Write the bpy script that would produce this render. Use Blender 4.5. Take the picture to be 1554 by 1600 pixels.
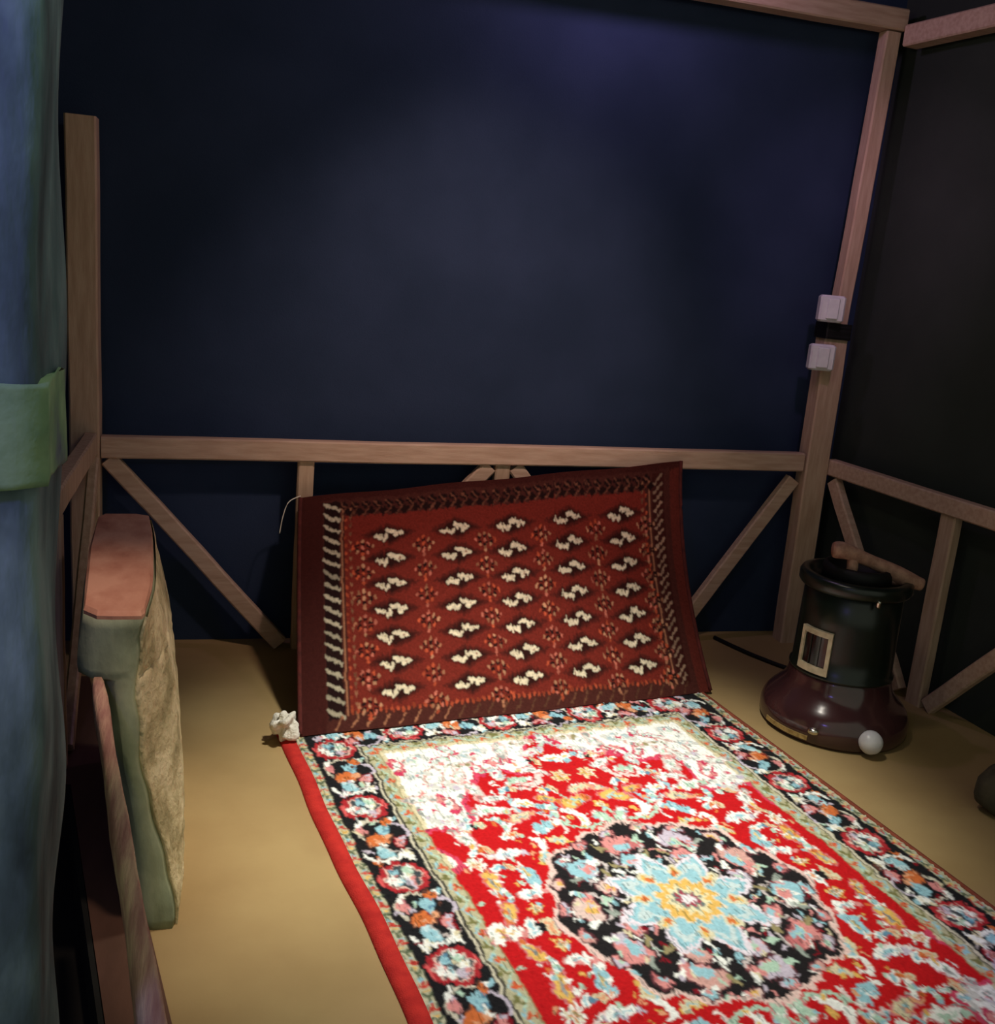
import bpy, math, random
import numpy as np
from mathutils import Vector, Matrix

random.seed(7)
RNG = np.random.default_rng(11)
for o in list(bpy.data.objects):
    bpy.data.objects.remove(o, do_unlink=True)
SC = bpy.context.scene
COL = SC.collection
PI = math.pi

# ------------------------------------------------------------------ camera
W_PX, H_PX, F_PX = 1554, 1600, 1585.0
CAM_POS = Vector((-2.572, -3.844, 1.55))
YAW, PITCH, ROLL = 0.28, 0.239, 0.087
fw = Vector((math.sin(YAW) * math.cos(PITCH), math.cos(YAW) * math.cos(PITCH), -math.sin(PITCH)))
r0 = Vector((math.cos(YAW), -math.sin(YAW), 0))
u0 = r0.cross(fw)
rr = math.cos(ROLL) * r0 + math.sin(ROLL) * u0
uu = -math.sin(ROLL) * r0 + math.cos(ROLL) * u0
cam = bpy.data.cameras.new('camera')
cam_o = bpy.data.objects.new('camera', cam)
COL.objects.link(cam_o)
M3 = Matrix((rr, uu, -fw)).transposed()
cam_o.matrix_world = Matrix.Translation(CAM_POS) @ M3.to_4x4()
cam.sensor_fit = 'VERTICAL'
cam.sensor_height = 36.0
cam.lens = 36.0 * F_PX / H_PX
cam.clip_start = 0.05
SC.camera = cam_o

# ------------------------------------------------------------------ world, lights, exposure
SC.view_settings.view_transform = 'Standard'
SC.view_settings.look = 'None'
SC.view_settings.exposure = 0.0
SC.view_settings.gamma = 1.0
SC.view_settings.use_curve_mapping = False
wd = bpy.data.worlds.new('world')
SC.world = wd
wd.use_nodes = True
wd.node_tree.nodes['Background'].inputs[0].default_value = (0.90, 0.96, 0.76, 1)
wd.node_tree.nodes['Background'].inputs[1].default_value = 0.33


def light(name, kind, loc, target, energy, color, size=0.1, spot=60, blend=0.6):
    l = bpy.data.lights.new(name, kind)
    l.energy = energy
    l.color = color
    if kind == 'AREA':
        l.size = size
    else:
        l.shadow_soft_size = size
    if kind == 'SPOT':
        l.spot_size = math.radians(spot)
        l.spot_blend = blend
    o = bpy.data.objects.new(name, l)
    COL.objects.link(o)
    o.location = loc
    d = Vector(target) - Vector(loc)
    o.rotation_euler = d.to_track_quat('-Z', 'Y').to_euler()
    return o


light('main_ceiling_spot', 'SPOT', (-1.50, -1.32, 2.45), (-1.60, -1.26, 0), 335, (1.0, 0.97, 0.87), 0.10, 64, 1.0)
light('main_ceiling_glow', 'POINT', (-1.50, -1.42, 2.40), (0, 0, 0), 10.0, (1.0, 0.84, 0.70), 0.11)
light('wall_fill_spot', 'SPOT', (-1.55, -1.55, 2.62), (-1.62, 0.1, 1.10), 100, (1.0, 0.70, 0.64), 0.06, 62, 1.0)  # unseen spot added to brighten the top rail and back wall
light('purple_beam_lamp', 'POINT', (-1.15, -0.36, 2.70), (0, 0, 0), 9.0, (0.84, 0.52, 1.0), 0.05)
light('pink_corner_lamp', 'SPOT', (-0.75, -1.3, 2.55), (-0.05, -0.05, 1.75), 26, (0.92, 0.52, 0.86), 0.05, 52, 1.0)
light('violet_rug_spot', 'SPOT', (-0.1, -2.9, 2.1), (-0.55, -2.25, 0), 45, (0.55, 0.42, 1.0), 0.05, 22, 1.0)
light('pink_slab_spot', 'SPOT', (-2.56, -2.05, 2.4), (-2.78, -1.68, 0.7), 56, (1.0, 0.74, 0.60), 0.05, 36, 1.0)
light('blue_post_spot', 'SPOT', (-3.02, -3.52, 1.95), (-2.78, -2.93, 1.45), 14, (0.26, 0.20, 1.0), 0.05, 80, 1.0)
light('teal_fill_spot', 'SPOT', (-2.30, -3.2, 2.35), (-2.72, -2.85, 1.75), 5, (0.50, 1.0, 0.85), 0.05, 44, 1.0)  # unseen spot added to put teal light on the post's right face


# ------------------------------------------------------------------ materials
def s2l(c):
    return tuple((x / 12.92 if x <= 0.04045 else ((x + 0.055) / 1.055) ** 2.4) for x in (v / 255.0 for v in c))


def rgba(c):
    return (*s2l(c), 1.0)


def new_mat(name):
    m = bpy.data.materials.new(name)
    m.use_nodes = True
    nt = m.node_tree
    b = nt.nodes['Principled BSDF']
    return m, nt, b


def noise_mat(name, c1, c2, scale=8, stretch=(1, 1, 1), rough=0.8, bump=0.2, bscale=None, c3=None, spec=0.3, detail=6, metallic=0.0, lo=0.35, hi=0.65):
    m, nt, b = new_mat(name)
    tc = nt.nodes.new('ShaderNodeTexCoord')
    mp = nt.nodes.new('ShaderNodeMapping')
    mp.inputs['Scale'].default_value = stretch
    nt.links.new(tc.outputs['Object'], mp.inputs[0])
    n = nt.nodes.new('ShaderNodeTexNoise')
    n.inputs['Scale'].default_value = scale
    n.inputs['Detail'].default_value = detail
    nt.links.new(mp.outputs[0], n.inputs['Vector'])
    r = nt.nodes.new('ShaderNodeValToRGB')
    r.color_ramp.elements[0].position = lo
    r.color_ramp.elements[0].color = rgba(c1)
    r.color_ramp.elements[1].position = hi
    r.color_ramp.elements[1].color = rgba(c2)
    if c3:
        e = r.color_ramp.elements.new((lo + hi) / 2)
        e.color = rgba(c3)
    nt.links.new(n.outputs[0], r.inputs[0])
    nt.links.new(r.outputs[0], b.inputs['Base Color'])
    b.inputs['Roughness'].default_value = rough
    b.inputs['Specular IOR Level'].default_value = spec
    b.inputs['Metallic'].default_value = metallic
    if bump:
        n2 = nt.nodes.new('ShaderNodeTexNoise')
        n2.inputs['Scale'].default_value = bscale or scale * 4
        n2.inputs['Detail'].default_value = 4
        nt.links.new(mp.outputs[0], n2.inputs['Vector'])
        bp = nt.nodes.new('ShaderNodeBump')
        bp.inputs['Strength'].default_value = bump
        bp.inputs['Distance'].default_value = 0.01
        nt.links.new(n2.outputs[0], bp.inputs['Height'])
        nt.links.new(bp.outputs[0], b.inputs['Normal'])
    return m


def attr_mat(name, rough=0.95, bump=0.35, bscale=260):
    m, nt, b = new_mat(name)
    a = nt.nodes.new('ShaderNodeAttribute')
    a.attribute_name = 'weave'
    nt.links.new(a.outputs['Color'], b.inputs['Base Color'])
    b.inputs['Roughness'].default_value = rough
    b.inputs['Specular IOR Level'].default_value = 0.1
    tc = nt.nodes.new('ShaderNodeTexCoord')
    n2 = nt.nodes.new('ShaderNodeTexNoise')
    n2.inputs['Scale'].default_value = bscale
    nt.links.new(tc.outputs['Object'], n2.inputs['Vector'])
    bp = nt.nodes.new('ShaderNodeBump')
    bp.inputs['Strength'].default_value = bump
    bp.inputs['Distance'].default_value = 0.004
    nt.links.new(n2.outputs[0], bp.inputs['Height'])
    nt.links.new(bp.outputs[0], b.inputs['Normal'])
    return m


M = {}
M['floor'] = noise_mat('tan_floor_board', (158, 132, 87), (174, 149, 101), 2.2, rough=0.75, bump=0.05, bscale=60, c3=(166, 140, 94))
M['brownstrip'] = noise_mat('dark_brown_strip', (84, 58, 44), (96, 67, 52), 5, (3, 1, 1), rough=0.8, bump=0.1)
M['ground'] = noise_mat('black_ground', (22, 22, 18), (30, 30, 25), 5, rough=1, bump=0.1)
M['navy'] = noise_mat('navy_fabric', (40, 52, 73), (46, 58, 81), 3, (1, 1, 1), rough=0.95, bump=0.12, bscale=180, spec=0.1)
M['navydark'] = noise_mat('dark_navy_fabric', (48, 54, 49), (54, 60, 55), 3, rough=0.95, bump=0.12, bscale=180, spec=0.1)
M['ceil'] = noise_mat('black_ceiling_fabric', (30, 30, 32), (40, 38, 42), 3, rough=0.95, bump=0.1, bscale=150, spec=0.1)
M['pine_x'] = noise_mat('pale_pine_lengthwise', (180, 150, 126), (198, 170, 146), 7, (1, 9, 9), rough=0.7, bump=0.12)
M['pine_z'] = noise_mat('pale_pine_upright', (174, 146, 120), (192, 165, 139), 7, (9, 9, 1), rough=0.7, bump=0.12)
M['slab_front'] = noise_mat('weathered_green_shade_wood', (112, 120, 96), (178, 186, 152), 7, (1.2, 1.2, 0.7), rough=0.85, bump=0.3, c3=(150, 160, 130))  # weathered wood; its green tone holds the dim light of the front face
M['slab_side'] = noise_mat('rough_split_cream_wood', (170, 158, 116), (232, 218, 174), 9, (1, 1.2, 1), rough=0.95, bump=0.9, bscale=42, c3=(212, 198, 152))
M['slab_top'] = noise_mat('pink_lit_sawn_wood', (150, 92, 74), (208, 156, 128), 12, (1, .55, 1), rough=0.8, bump=0.2, c3=(190, 134, 108), lo=.25, hi=.6)  # pink light from above is mixed into this wood colour
M['rail'] = noise_mat('pinkish_stripped_rail', (176, 130, 116), (228, 198, 160), 9, (7, .8, 3), rough=0.8, bump=0.3, c3=(204, 164, 140))
M['postpaint'] = noise_mat('blue_grey_rough_timber', (52, 62, 66), (128, 146, 146), 7, (1.5, 1.5, .6), rough=0.85, bump=0.9, bscale=16, c3=(86, 102, 106))
M['collar'] = noise_mat('green_violet_timber', (84, 86, 110), (140, 164, 124), 11, rough=0.85, bump=0.5, bscale=24, c3=(112, 138, 104))  # green timber; the violet tone paints in a spot of purple light
M['white'] = noise_mat('white_plastic', (205, 205, 205), (220, 220, 218), 20, rough=0.35, bump=0, spec=0.5)
M['blackp'] = noise_mat('black_rubber', (14, 14, 14), (20, 20, 20), 20, rough=0.6, bump=0.05)
M['enamel'] = noise_mat('black_green_enamel', (18, 26, 20), (22, 32, 25), 4, rough=0.28, bump=0.02, spec=0.5)
M['maroon'] = noise_mat('maroon_enamel', (58, 34, 36), (70, 42, 42), 5, rough=0.15, bump=0.04, bscale=14, spec=0.8)
M['chrome'] = noise_mat('worn_chrome', (190, 186, 170), (220, 216, 200), 20, rough=0.25, bump=0.05, metallic=1.0)
M['creamframe'] = noise_mat('worn_cream_metal', (168, 156, 124), (204, 192, 158), 30, rough=0.35, bump=0.05, spec=0.5)
M['mica'] = noise_mat('dark_mica', (8, 8, 9), (14, 14, 15), 20, rough=0.15, bump=0, spec=0.5)
M['gold'] = noise_mat('worn_gold_strip', (150, 124, 74), (196, 170, 110), 60, rough=0.5, bump=0.1, metallic=0.3)
M['grip'] = noise_mat('pinkish_wooden_grip', (150, 112, 92), (182, 142, 118), 14, (3, 3, 3), rough=0.6, bump=0.2)
M['cotton'] = noise_mat('white_cotton', (205, 200, 184), (236, 232, 218), 40, rough=0.95, bump=0.5)
M['redband'] = noise_mat('red_binding', (176, 34, 30), (198, 46, 38), 30, rough=0.9, bump=0.4, bscale=300)
M['brownband'] = noise_mat('brown_binding', (120, 58, 40), (142, 72, 50), 30, rough=0.9, bump=0.4, bscale=300)
M['darkband'] = noise_mat('dark_maroon_binding', (70, 26, 22), (92, 36, 30), 30, rough=0.9, bump=0.4, bscale=300)
M['stone'] = noise_mat('dark_grey_green_stone', (60, 58, 46), (92, 88, 68), 9, rough=0.9, bump=0.5)
M['rug'] = attr_mat('knotted_wool_pile')
M['rug2'] = attr_mat('flat_knotted_wool', bscale=320)


# ------------------------------------------------------------------ mesh helpers
def obj(name, verts, faces, mat, parent=None, smooth=False, loc=None):
    me = bpy.data.meshes.new(name)
    me.from_pydata([tuple(v) for v in verts], [], faces)
    me.materials.append(mat)
    if smooth:
        me.polygons.foreach_set('use_smooth', [True] * len(me.polygons))
    me.update()
    o = bpy.data.objects.new(name, me)
    COL.objects.link(o)
    if parent:
        o.parent = parent
    if loc is not None:
        o.location = loc
    return o


def empty(name, loc=(0, 0, 0)):
    o = bpy.data.objects.new(name, None)
    o.empty_display_size = 0.1
    COL.objects.link(o)
    o.location = loc
    return o


def tag(o, label, cat, group=None):
    o['label'] = label
    o['category'] = cat
    if group:
        o['group'] = group
    return o


def struct(o, label=None):
    o['kind'] = 'structure'
    if label:
        o['label'] = label
    return o


def beam_geo(p0, p1, w, h, side, ch=0.006, seg=8, wob=0.0015, c0=None, c1=None):
    """squared timber from p0 to p1; w along 'side', h across; chamfered corners, slight unevenness"""
    p0, p1 = Vector(p0), Vector(p1)
    d = (p1 - p0).normalized()
    s = Vector(side)
    s = (s - d * s.dot(d)).normalized()
    t = d.cross(s)
    a, b = w / 2, h / 2
    prof = [(a - ch, b), (a, b - ch), (a, -b + ch), (a - ch, -b), (-a + ch, -b), (-a, -b + ch), (-a, b - ch), (-a + ch, b)]
    V, F = [], []
    for i in range(seg + 1):
        c = p0.lerp(p1, i / seg)
        jx, jy = random.uniform(-wob, wob), random.uniform(-wob, wob)
        for (x, y) in prof:
            V.append(c + s * (x + jx) + t * (y + jy))
    n = 8
    for i in range(seg):
        for k in range(n):
            F.append((i * n + k, i * n + (k + 1) % n, (i + 1) * n + (k + 1) % n, (i + 1) * n + k))
    F.append(tuple(reversed(range(n))))
    F.append(tuple(seg * n + k for k in range(n)))
    return V, F


def beam(name, p0, p1, w, h, side, mat, parent=None, **k):
    V, F = beam_geo(p0, p1, w, h, side, **k)
    return obj(name, V, F, mat, parent)


def lathe(name, prof, mat, parent=None, n=64, closed=True, loc=None):
    V, F = [], []
    for (r, z) in prof:
        for k in range(n):
            a = 2 * PI * k / n
            V.append((r * math.cos(a), r * math.sin(a), z))
    for i in range(len(prof) - 1):
        for k in range(n):
            F.append((i * n + k, i * n + (k + 1) % n, (i + 1) * n + (k + 1) % n, (i + 1) * n + k))
    if closed:
        F.append(tuple(reversed(range(n))))
        F.append(tuple((len(prof) - 1) * n + k for k in range(n)))
    return obj(name, V, F, mat, parent, True, loc)


def tube(name, pts, rad, mat, parent=None, n=12, sub=6):
    P = [Vector(p) for p in pts]
    Q = []
    for i in range(len(P) - 1):
        a = P[max(i - 1, 0)]; b = P[i]; c = P[i + 1]; d = P[min(i + 2, len(P) - 1)]
        for k in range(sub):
            t = k / sub
            Q.append(0.5 * ((2 * b) + (c - a) * t + (2 * a - 5 * b + 4 * c - d) * t * t + (-a + 3 * b - 3 * c + d) * t ** 3))
    Q.append(P[-1])
    V, F = [], []
    for i, q in enumerate(Q):
        d = (Q[min(i + 1, len(Q) - 1)] - Q[max(i - 1, 0)]).normalized()
        ref = Vector((0, 0, 1)) if abs(d.z) < 0.9 else Vector((1, 0, 0))
        s = d.cross(ref).normalized()
        t = s.cross(d)
        r = rad(i / (len(Q) - 1)) if callable(rad) else rad
        for k in range(n):
            a = 2 * PI * k / n
            V.append(q + s * r * math.cos(a) + t * r * math.sin(a))
    for i in range(len(Q) - 1):
        for k in range(n):
            F.append((i * n + k, i * n + (k + 1) % n, (i + 1) * n + (k + 1) % n, (i + 1) * n + k))
    F.append(tuple(reversed(range(n))))
    F.append(tuple((len(Q) - 1) * n + k for k in range(n)))
    return obj(name, V, F, mat, parent, True)


def prism(name, poly, z0, z1, mat, parent=None):
    n = len(poly)
    V = [(x, y, z0) for x, y in poly] + [(x, y, z1) for x, y in poly]
    F = [tuple(reversed(range(n))), tuple(range(n, 2 * n))]
    for k in range(n):
        F.append((k, (k + 1) % n, n + (k + 1) % n, n + k))
    return obj(name, V, F, mat, parent)


def rbox(name, size, bev, mat, parent=None, loc=None, rotz=0.0):
    """box with rounded vertical edges and softened front, built from stacked octagons"""
    a, b, c = size[0] / 2, size[1] / 2, size[2] / 2
    V, F = [], []
    rings = [(-c, bev), (-c + bev, 0), (c - bev, 0), (c, bev)]
    for z, ins in rings:
        A, B = a - ins, b - ins
        for x, y in [(A - bev, B), (A, B - bev), (A, -B + bev), (A - bev, -B), (-A + bev, -B), (-A, -B + bev), (-A, B - bev), (-A + bev, B)]:
            V.append((x, y, z))
    n = 8
    for i in range(3):
        for k in range(n):
            F.append((i * n + k, (i + 1) * n + k, (i + 1) * n + (k + 1) % n, i * n + (k + 1) % n))
    F.append(tuple(range(n)))
    F.append(tuple(reversed(range(3 * n, 4 * n))))
    o = obj(name, V, F, mat, parent, False, loc)
    o.rotation_euler.z = rotz
    return o


def cloth_wall(name, p0, p1, z0, z1, mat, inward, amp=0.012, nx=90, nz=24, seed=0):
    """hanging fabric wall with soft folds, closed sheet 2 cm thick"""
    rg = random.Random(seed)
    p0, p1 = Vector(p0), Vector(p1)
    nrm = Vector(inward)
    ph = [(rg.uniform(1.5, 9), rg.uniform(0, 6.28), rg.uniform(.3, 1)) for _ in range(6)]
    V, F = [], []
    for side in (0, 1):
        for j in range(nz + 1):
            z = z0 + (z1 - z0) * j / nz
            for i in range(nx + 1):
                t = i / nx
                w = sum(a * math.sin(f * t * 3.1 + p + 0.3 * math.sin(z * 1.3 + p)) for f, p, a in ph) / 3.0
                q = p0.lerp(p1, t) + nrm * (amp * w - 0.02 * side)
                V.append((q.x, q.y, z))
    N = (nx + 1) * (nz + 1)
    for j in range(nz):
        for i in range(nx):
            a = j * (nx + 1) + i
            F.append((a, a + 1, a + nx + 2, a + nx + 1))
            F.append((N + a, N + a + nx + 1, N + a + nx + 2, N + a + 1))
    return obj(name, V, F, mat, None, True)


# ------------------------------------------------------------------ the setting
DR = Vector((0.125, -0.992, 0)).normalized()      # the right side runs slightly outward
NR = Vector((-0.992, -0.125, 0)).normalized()     # its inward normal
floor_poly = [(-3.12, 0.16), (0.10, 0.16), (0.52, -2.75), (-2.60, -2.75), (-2.745, -2.1), (-2.954, -1.02), (-3.12, -1.0)]
struct(prism('floor', list(reversed(floor_poly)), -0.15, 0.0, M['floor']), 'smooth tan floor of the raised display platform')
struct(prism('floor_lower', [(-6, -6), (2.5, -6), (2.5, 1.2), (-6, 1.2)], -0.25, -0.15, M['ground']), 'black ground below the platform')
struct(cloth_wall('wall_back', (-3.3, 0.11, 0), (0.2, 0.11, 0), 0.0, 3.0, M['navy'], (0, -1, 0), seed=3), 'dark navy fabric back wall')
wr0 = Vector((0.10, 0.14, 0)); wr1 = wr0 + DR * 3.3
struct(cloth_wall('wall_right', wr0, wr1, -0.15, 3.0, M['navydark'], NR, seed=5), 'almost black fabric wall on the right')
struct(cloth_wall('wall_left', (-3.19, 0.11, 0), (-3.19, -2.6, 0), -0.15, 3.0, M['navydark'], (1, 0, 0), seed=8), 'almost black fabric wall on the left')
struct(prism('ceiling', [(-3.4, -3.2), (0.75, -3.2), (0.75, 0.2), (-3.4, 0.2)], 2.98, 3.02, M['ceil']), 'black fabric ceiling')

struct(prism('trim_1', [(-3.10, -0.24), (-3.10, -1.0), (-2.954, -1.02), (-2.745, -2.1), (-2.60, -2.74), (-2.49, -2.74), (-2.64, -2.0), (-2.99, -0.25)], 0.0005, 0.008, M['brownstrip']), 'dark brown strip along the left of the tan floor')  # thin dark brown sheet laid over the tan floor

struct(prism('trim_2', [(-3.12, -1.002), (-2.955, -1.022), (-2.747, -2.102), (-2.757, -2.106), (-2.966, -1.036), (-3.12, -1.016)], -0.15, 0.008, M['ground']), 'dark edge of the platform')

# ------------------------------------------------------------------ roof timbers and corner posts
t = beam('roof_beam', (-3.1, -0.10, 2.60), (0.02, -0.0, 2.615), 0.08, 0.085, (0, 0, 1), M['pine_x'])
tag(t, 'purple lit roof beam running along the back wall top', 'beam')
q0 = Vector((0.045, -0.05, 2.555)); q1 = q0 + DR * 2.9
t = beam('roof_beam', q0, q1, 0.08, 0.08, (0, 0, 1), M['pine_x'])
tag(t, 'pinkish roof beam running forward above the right wall', 'beam')

cp = empty('corner_post', (0, 0, 0))
tag(cp, 'tall pine corner post with white switch boxes, right of hung rug', 'post')
beam('lower_post', (-0.045, 0, 0), (-0.062, 0, 1.375), 0.11, 0.08, (1, 0, 0), M['pine_z'], cp)
beam('upper_post', (-0.048, 0.0, 1.375), (-0.018, 0.0, 2.57), 0.068, 0.06, (1, 0, 0), M['pine_z'], cp)
beam('black_strap', (-0.066, -0.005, 1.362), (-0.064, -0.005, 1.428), 0.120, 0.10, (1, 0, 0), M['blackp'], cp)

lp = beam('corner_post', (-3.022, 0, 0), (-3.022, 0, 1.91), 0.10, 0.10, (1, 0, 0), M['pine_z'])
tag(lp, 'short dim pine post in the far corner behind the blue post', 'post')


def switch_box(loc, lab):
    e = empty('switch_box', loc)
    rz = -0.25
    a = rbox('housing', (0.105, 0.05, 0.108), 0.008, M['white'], e); a.rotation_euler.z = rz
    f = rbox('rocker', (0.05, 0.014, 0.085), 0.004, M['white'], e)
    f.location = (-0.028 * math.sin(-rz) * 0 + 0.026 * math.sin(rz), -0.026 * math.cos(rz), 0); f.rotation_euler.z = rz
    tag(e, lab, 'switch box', 'white boxes on the corner post')
    return e


switch_box((-0.135, -0.07, 1.487), 'upper white switch box on the corner post, above the black strap')
switch_box((-0.148, -0.075, 1.287), 'lower white switch box on the corner post, below the black strap')


# ------------------------------------------------------------------ railings
rb = empty('railing', (-1.5, 0, 0))
tag(rb, 'pine railing with diagonal braces along the navy back wall', 'railing')
OFF = Vector((1.5, 0, 0))


def rbm(name, p0, p1, w, h, side, mat):
    return beam(name, Vector(p0) + OFF, Vector(p1) + OFF, w, h, side, mat, rb)


rbm('top_rail', (-2.968, -0.005, 0.793), (-0.120, -0.005, 0.83), 0.05, 0.08, (0, 1, 0), M['pine_x'])
for x, w in ((-2.24, 0.062), (-1.462, 0.062), (-0.72, 0.062)):
    rbm('post', (x, 0.012, 0), (x, 0.012, 0.775 + (x + 2.24) * 0.012), w, 0.045, (1, 0, 0), M['pine_z'])
for a, b in (((-2.946, 0.748), (-2.315, 0.02)), ((-1.515, 0.765), (-2.16, 0.02)), ((-1.41, 0.765), (-0.80, 0.02)), ((-0.140, 0.748), (-0.62, 0.02))):
    rbm('brace', (a[0], 0.008, a[1]), (b[0], 0.008, b[1]), 0.062, 0.04, (1, 0, 0), M['pine_x'])

rr_ = empty('railing', (0.04, -0.04, 0))
tag(rr_, 'pine railing with diagonal braces behind the heater on the right', 'railing')
R0 = Vector((0.03, -0.06, 0))


def rrm(name, s0, z0, s1, z1, w, h, side, mat, off=0.0):
    o = Vector((0.04, -0.04, 0))
    a = R0 + DR * s0 - NR * off - o; a.z = z0
    b = R0 + DR * s1 - NR * off - o; b.z = z1
    return beam(name, a, b, w, h, side, mat, rr_)


rrm('top_rail', -0.045, 0.812, 2.3, 0.805, 0.07, 0.05, (0, 0, 1), M['pine_x'])
for s in (0.64, 1.40, 2.16):
    rrm('post', s, 0.0, s, 0.775, 0.075, 0.045, DR, M['pine_z'], 0.012)
for s0, z0, s1, z1 in ((-0.015, 0.755, 0.55, 0.02), (1.33, 0.75, 0.71, 0.02), (1.47, 0.75, 2.09, 0.02)):
    rrm('brace', s0, z0, s1, z1, 0.062, 0.04, DR, M['pine_x'], 0.008)

rl = empty('railing', (-3.0, -0.5, 0))
tag(rl, 'shadowed railing along the left wall, beside the blue post', 'railing')
LO = Vector((3.0, 0.5, 0))
for nm, p0, p1, w, h, sd in (('top_rail', (-3.0, -0.06, 0.81), (-3.0, -0.98, 0.81), 0.08, 0.045, (0, 0, 1)),
                             ('post', (-3.0, -0.92, 0), (-3.0, -0.92, 0.772), 0.06, 0.045, (0, 1, 0)),
                             ('brace', (-2.985, -0.10, 0.755), (-2.985, -0.84, 0.03), 0.06, 0.035, (0, 1, 0))):
    beam(nm, Vector(p0) + LO, Vector(p1) + LO, w, h, sd, M['pine_z'], rl)

# ------------------------------------------------------------------ blue foreground post
fp = empty('timber_post', (-2.843, -2.84, -0.15))
fp.rotation_euler.y = 0.022
tag(fp, 'rough blue lit timber post in the left foreground', 'post')


def rough_post(name, cx, cy, w, d, z0, z1, mat, parent, nz=60, amp=0.004, seed=1, ch=0.012, ragged=0.0):
    rg = random.Random(seed)
    ph = [(rg.uniform(4, 30), rg.uniform(0, 6.3), rg.uniform(.3, 1), rg.randrange(24)) for _ in range(26)]
    a, b = w / 2, d / 2
    prof = []
    for (sx, sy, ex, ey) in ((a, -b + ch, a, b - ch), (a - ch, b, -a + ch, b), (-a, b - ch, -a, -b + ch), (-a + ch, -b, a - ch, -b)):
        for k in range(6):
            q = k / 5
            prof.append((sx + (ex - sx) * q, sy + (ey - sy) * q))
    n = len(prof)
    V, F = [], []
    for j in range(nz + 1):
        z = z0 + (z1 - z0) * j / nz
        for k, (x, y) in enumerate(prof):
            dsp = 0
            for f, p, am, c in ph:
                dk = min((k - c) % n, (c - k) % n)
                dsp += am * math.exp(-dk * dk / 8) * math.sin(f * z + p)
            L = math.hypot(x, y)
            s = 1 + amp * dsp / L * 0.8
            V.append((cx + x * s, cy + y * s, z + ragged * (1 - 2 * min(j, nz - j) / nz) * (math.sin(k * 1.1 + j) + .6 * math.sin(k * 2.3))))
    for j in range(nz):
        for k in range(n):
            F.append((j * n + k, j * n + (k + 1) % n, (j + 1) * n + (k + 1) % n, (j + 1) * n + k))
    F.append(tuple(reversed(range(n))))
    F.append(tuple(nz * n + k for k in range(n)))
    return obj(name, V, F, mat, parent, True)


rough_post('shaft', 0.0, 0.0, 0.18, 0.165, 0, 3.1, M['postpaint'], fp, nz=160, amp=0.0048, seed=4)
rough_post('collar', 0.0, 0.0, 0.198, 0.184, 1.480, 1.572, M['collar'], fp, nz=24, amp=0.005, seed=9, ch=0.026, ragged=0.003)

# ------------------------------------------------------------------ live edge slab and handrail
sl = empty('timber_slab', (-2.76, -1.3, 0))
tag(sl, 'thick weathered live edge slab standing upright beside the floor', 'timber slab')
zs = [0.0, 0.05, 0.12, 0.2, 0.29, 0.394, 0.48, 0.578, 0.65, 0.71, 0.755]
ar_z = [0.0, 0.083, 0.2, 0.394, 0.578, 0.71, 0.76]
ar_x = [-2.645, -2.651, -2.677, -2.718, -2.731, -2.725, -2.709]
bu_z = [0.0, 0.159, 0.384, 0.55, 0.71, 0.76]
bu_x = [-2.638, -2.637, -2.650, -2.666, -2.699, -2.708]
dense = sorted(list(np.linspace(0, 0.755, 34)) + [.6175, .6235])
front_y = lambda z: -1.705 + 0.01 * math.sin(z * 11)
VS = []
for z in dense:
    ax = float(np.interp(z, ar_z, ar_x)) + 0.003 * math.sin(z * 40)
    bx = float(np.interp(z, bu_z, bu_x))
    lx = float(np.interp(z, [0, .3, .618, .623, .65, .76], [-2.735, -2.765, -2.806, -2.848, -2.852, -2.836]))
    rndt = 0.012 if z > 0.74 else 0.0
    ring = [(lx + 0.03, front_y(z) + 0.004), ((lx + ax) / 2, front_y(z)), (ax - 0.004, front_y(z)),                # front
            (ax + 0.002, front_y(z) + 0.02),
            (ax * .6 + bx * .4, -1.63), (ax * .2 + bx * .8, -1.56), (bx, -1.5), (bx - 0.003, -1.40), (bx - 0.012, -1.25), (bx - 0.026, -1.05), (bx - 0.045, -0.88),
            (bx - 0.08, -0.86), (lx - 0.035, -0.865), (lx - 0.05, -0.9), (lx - 0.04, -1.2), (lx - 0.015, -1.5), (lx, front_y(z) + 0.04)]
    VS.append([Vector((x + 2.76, y + 1.3, z)) for x, y in ring])
nr = len(VS[0])


def strip(name, k0, k1, mat, inset=0.0):
    V, F = [], []
    m = k1 - k0 + 1
    for rg_ in VS:
        for k in range(k0, k1 + 1):
            v = rg_[k % nr].copy()
            V.append(v)
    for j in range(len(VS) - 1):
        for k in range(m - 1):
            F.append((j * m + k, j * m + k + 1, (j + 1) * m + k + 1, (j + 1) * m + k))
    return V, F


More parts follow.
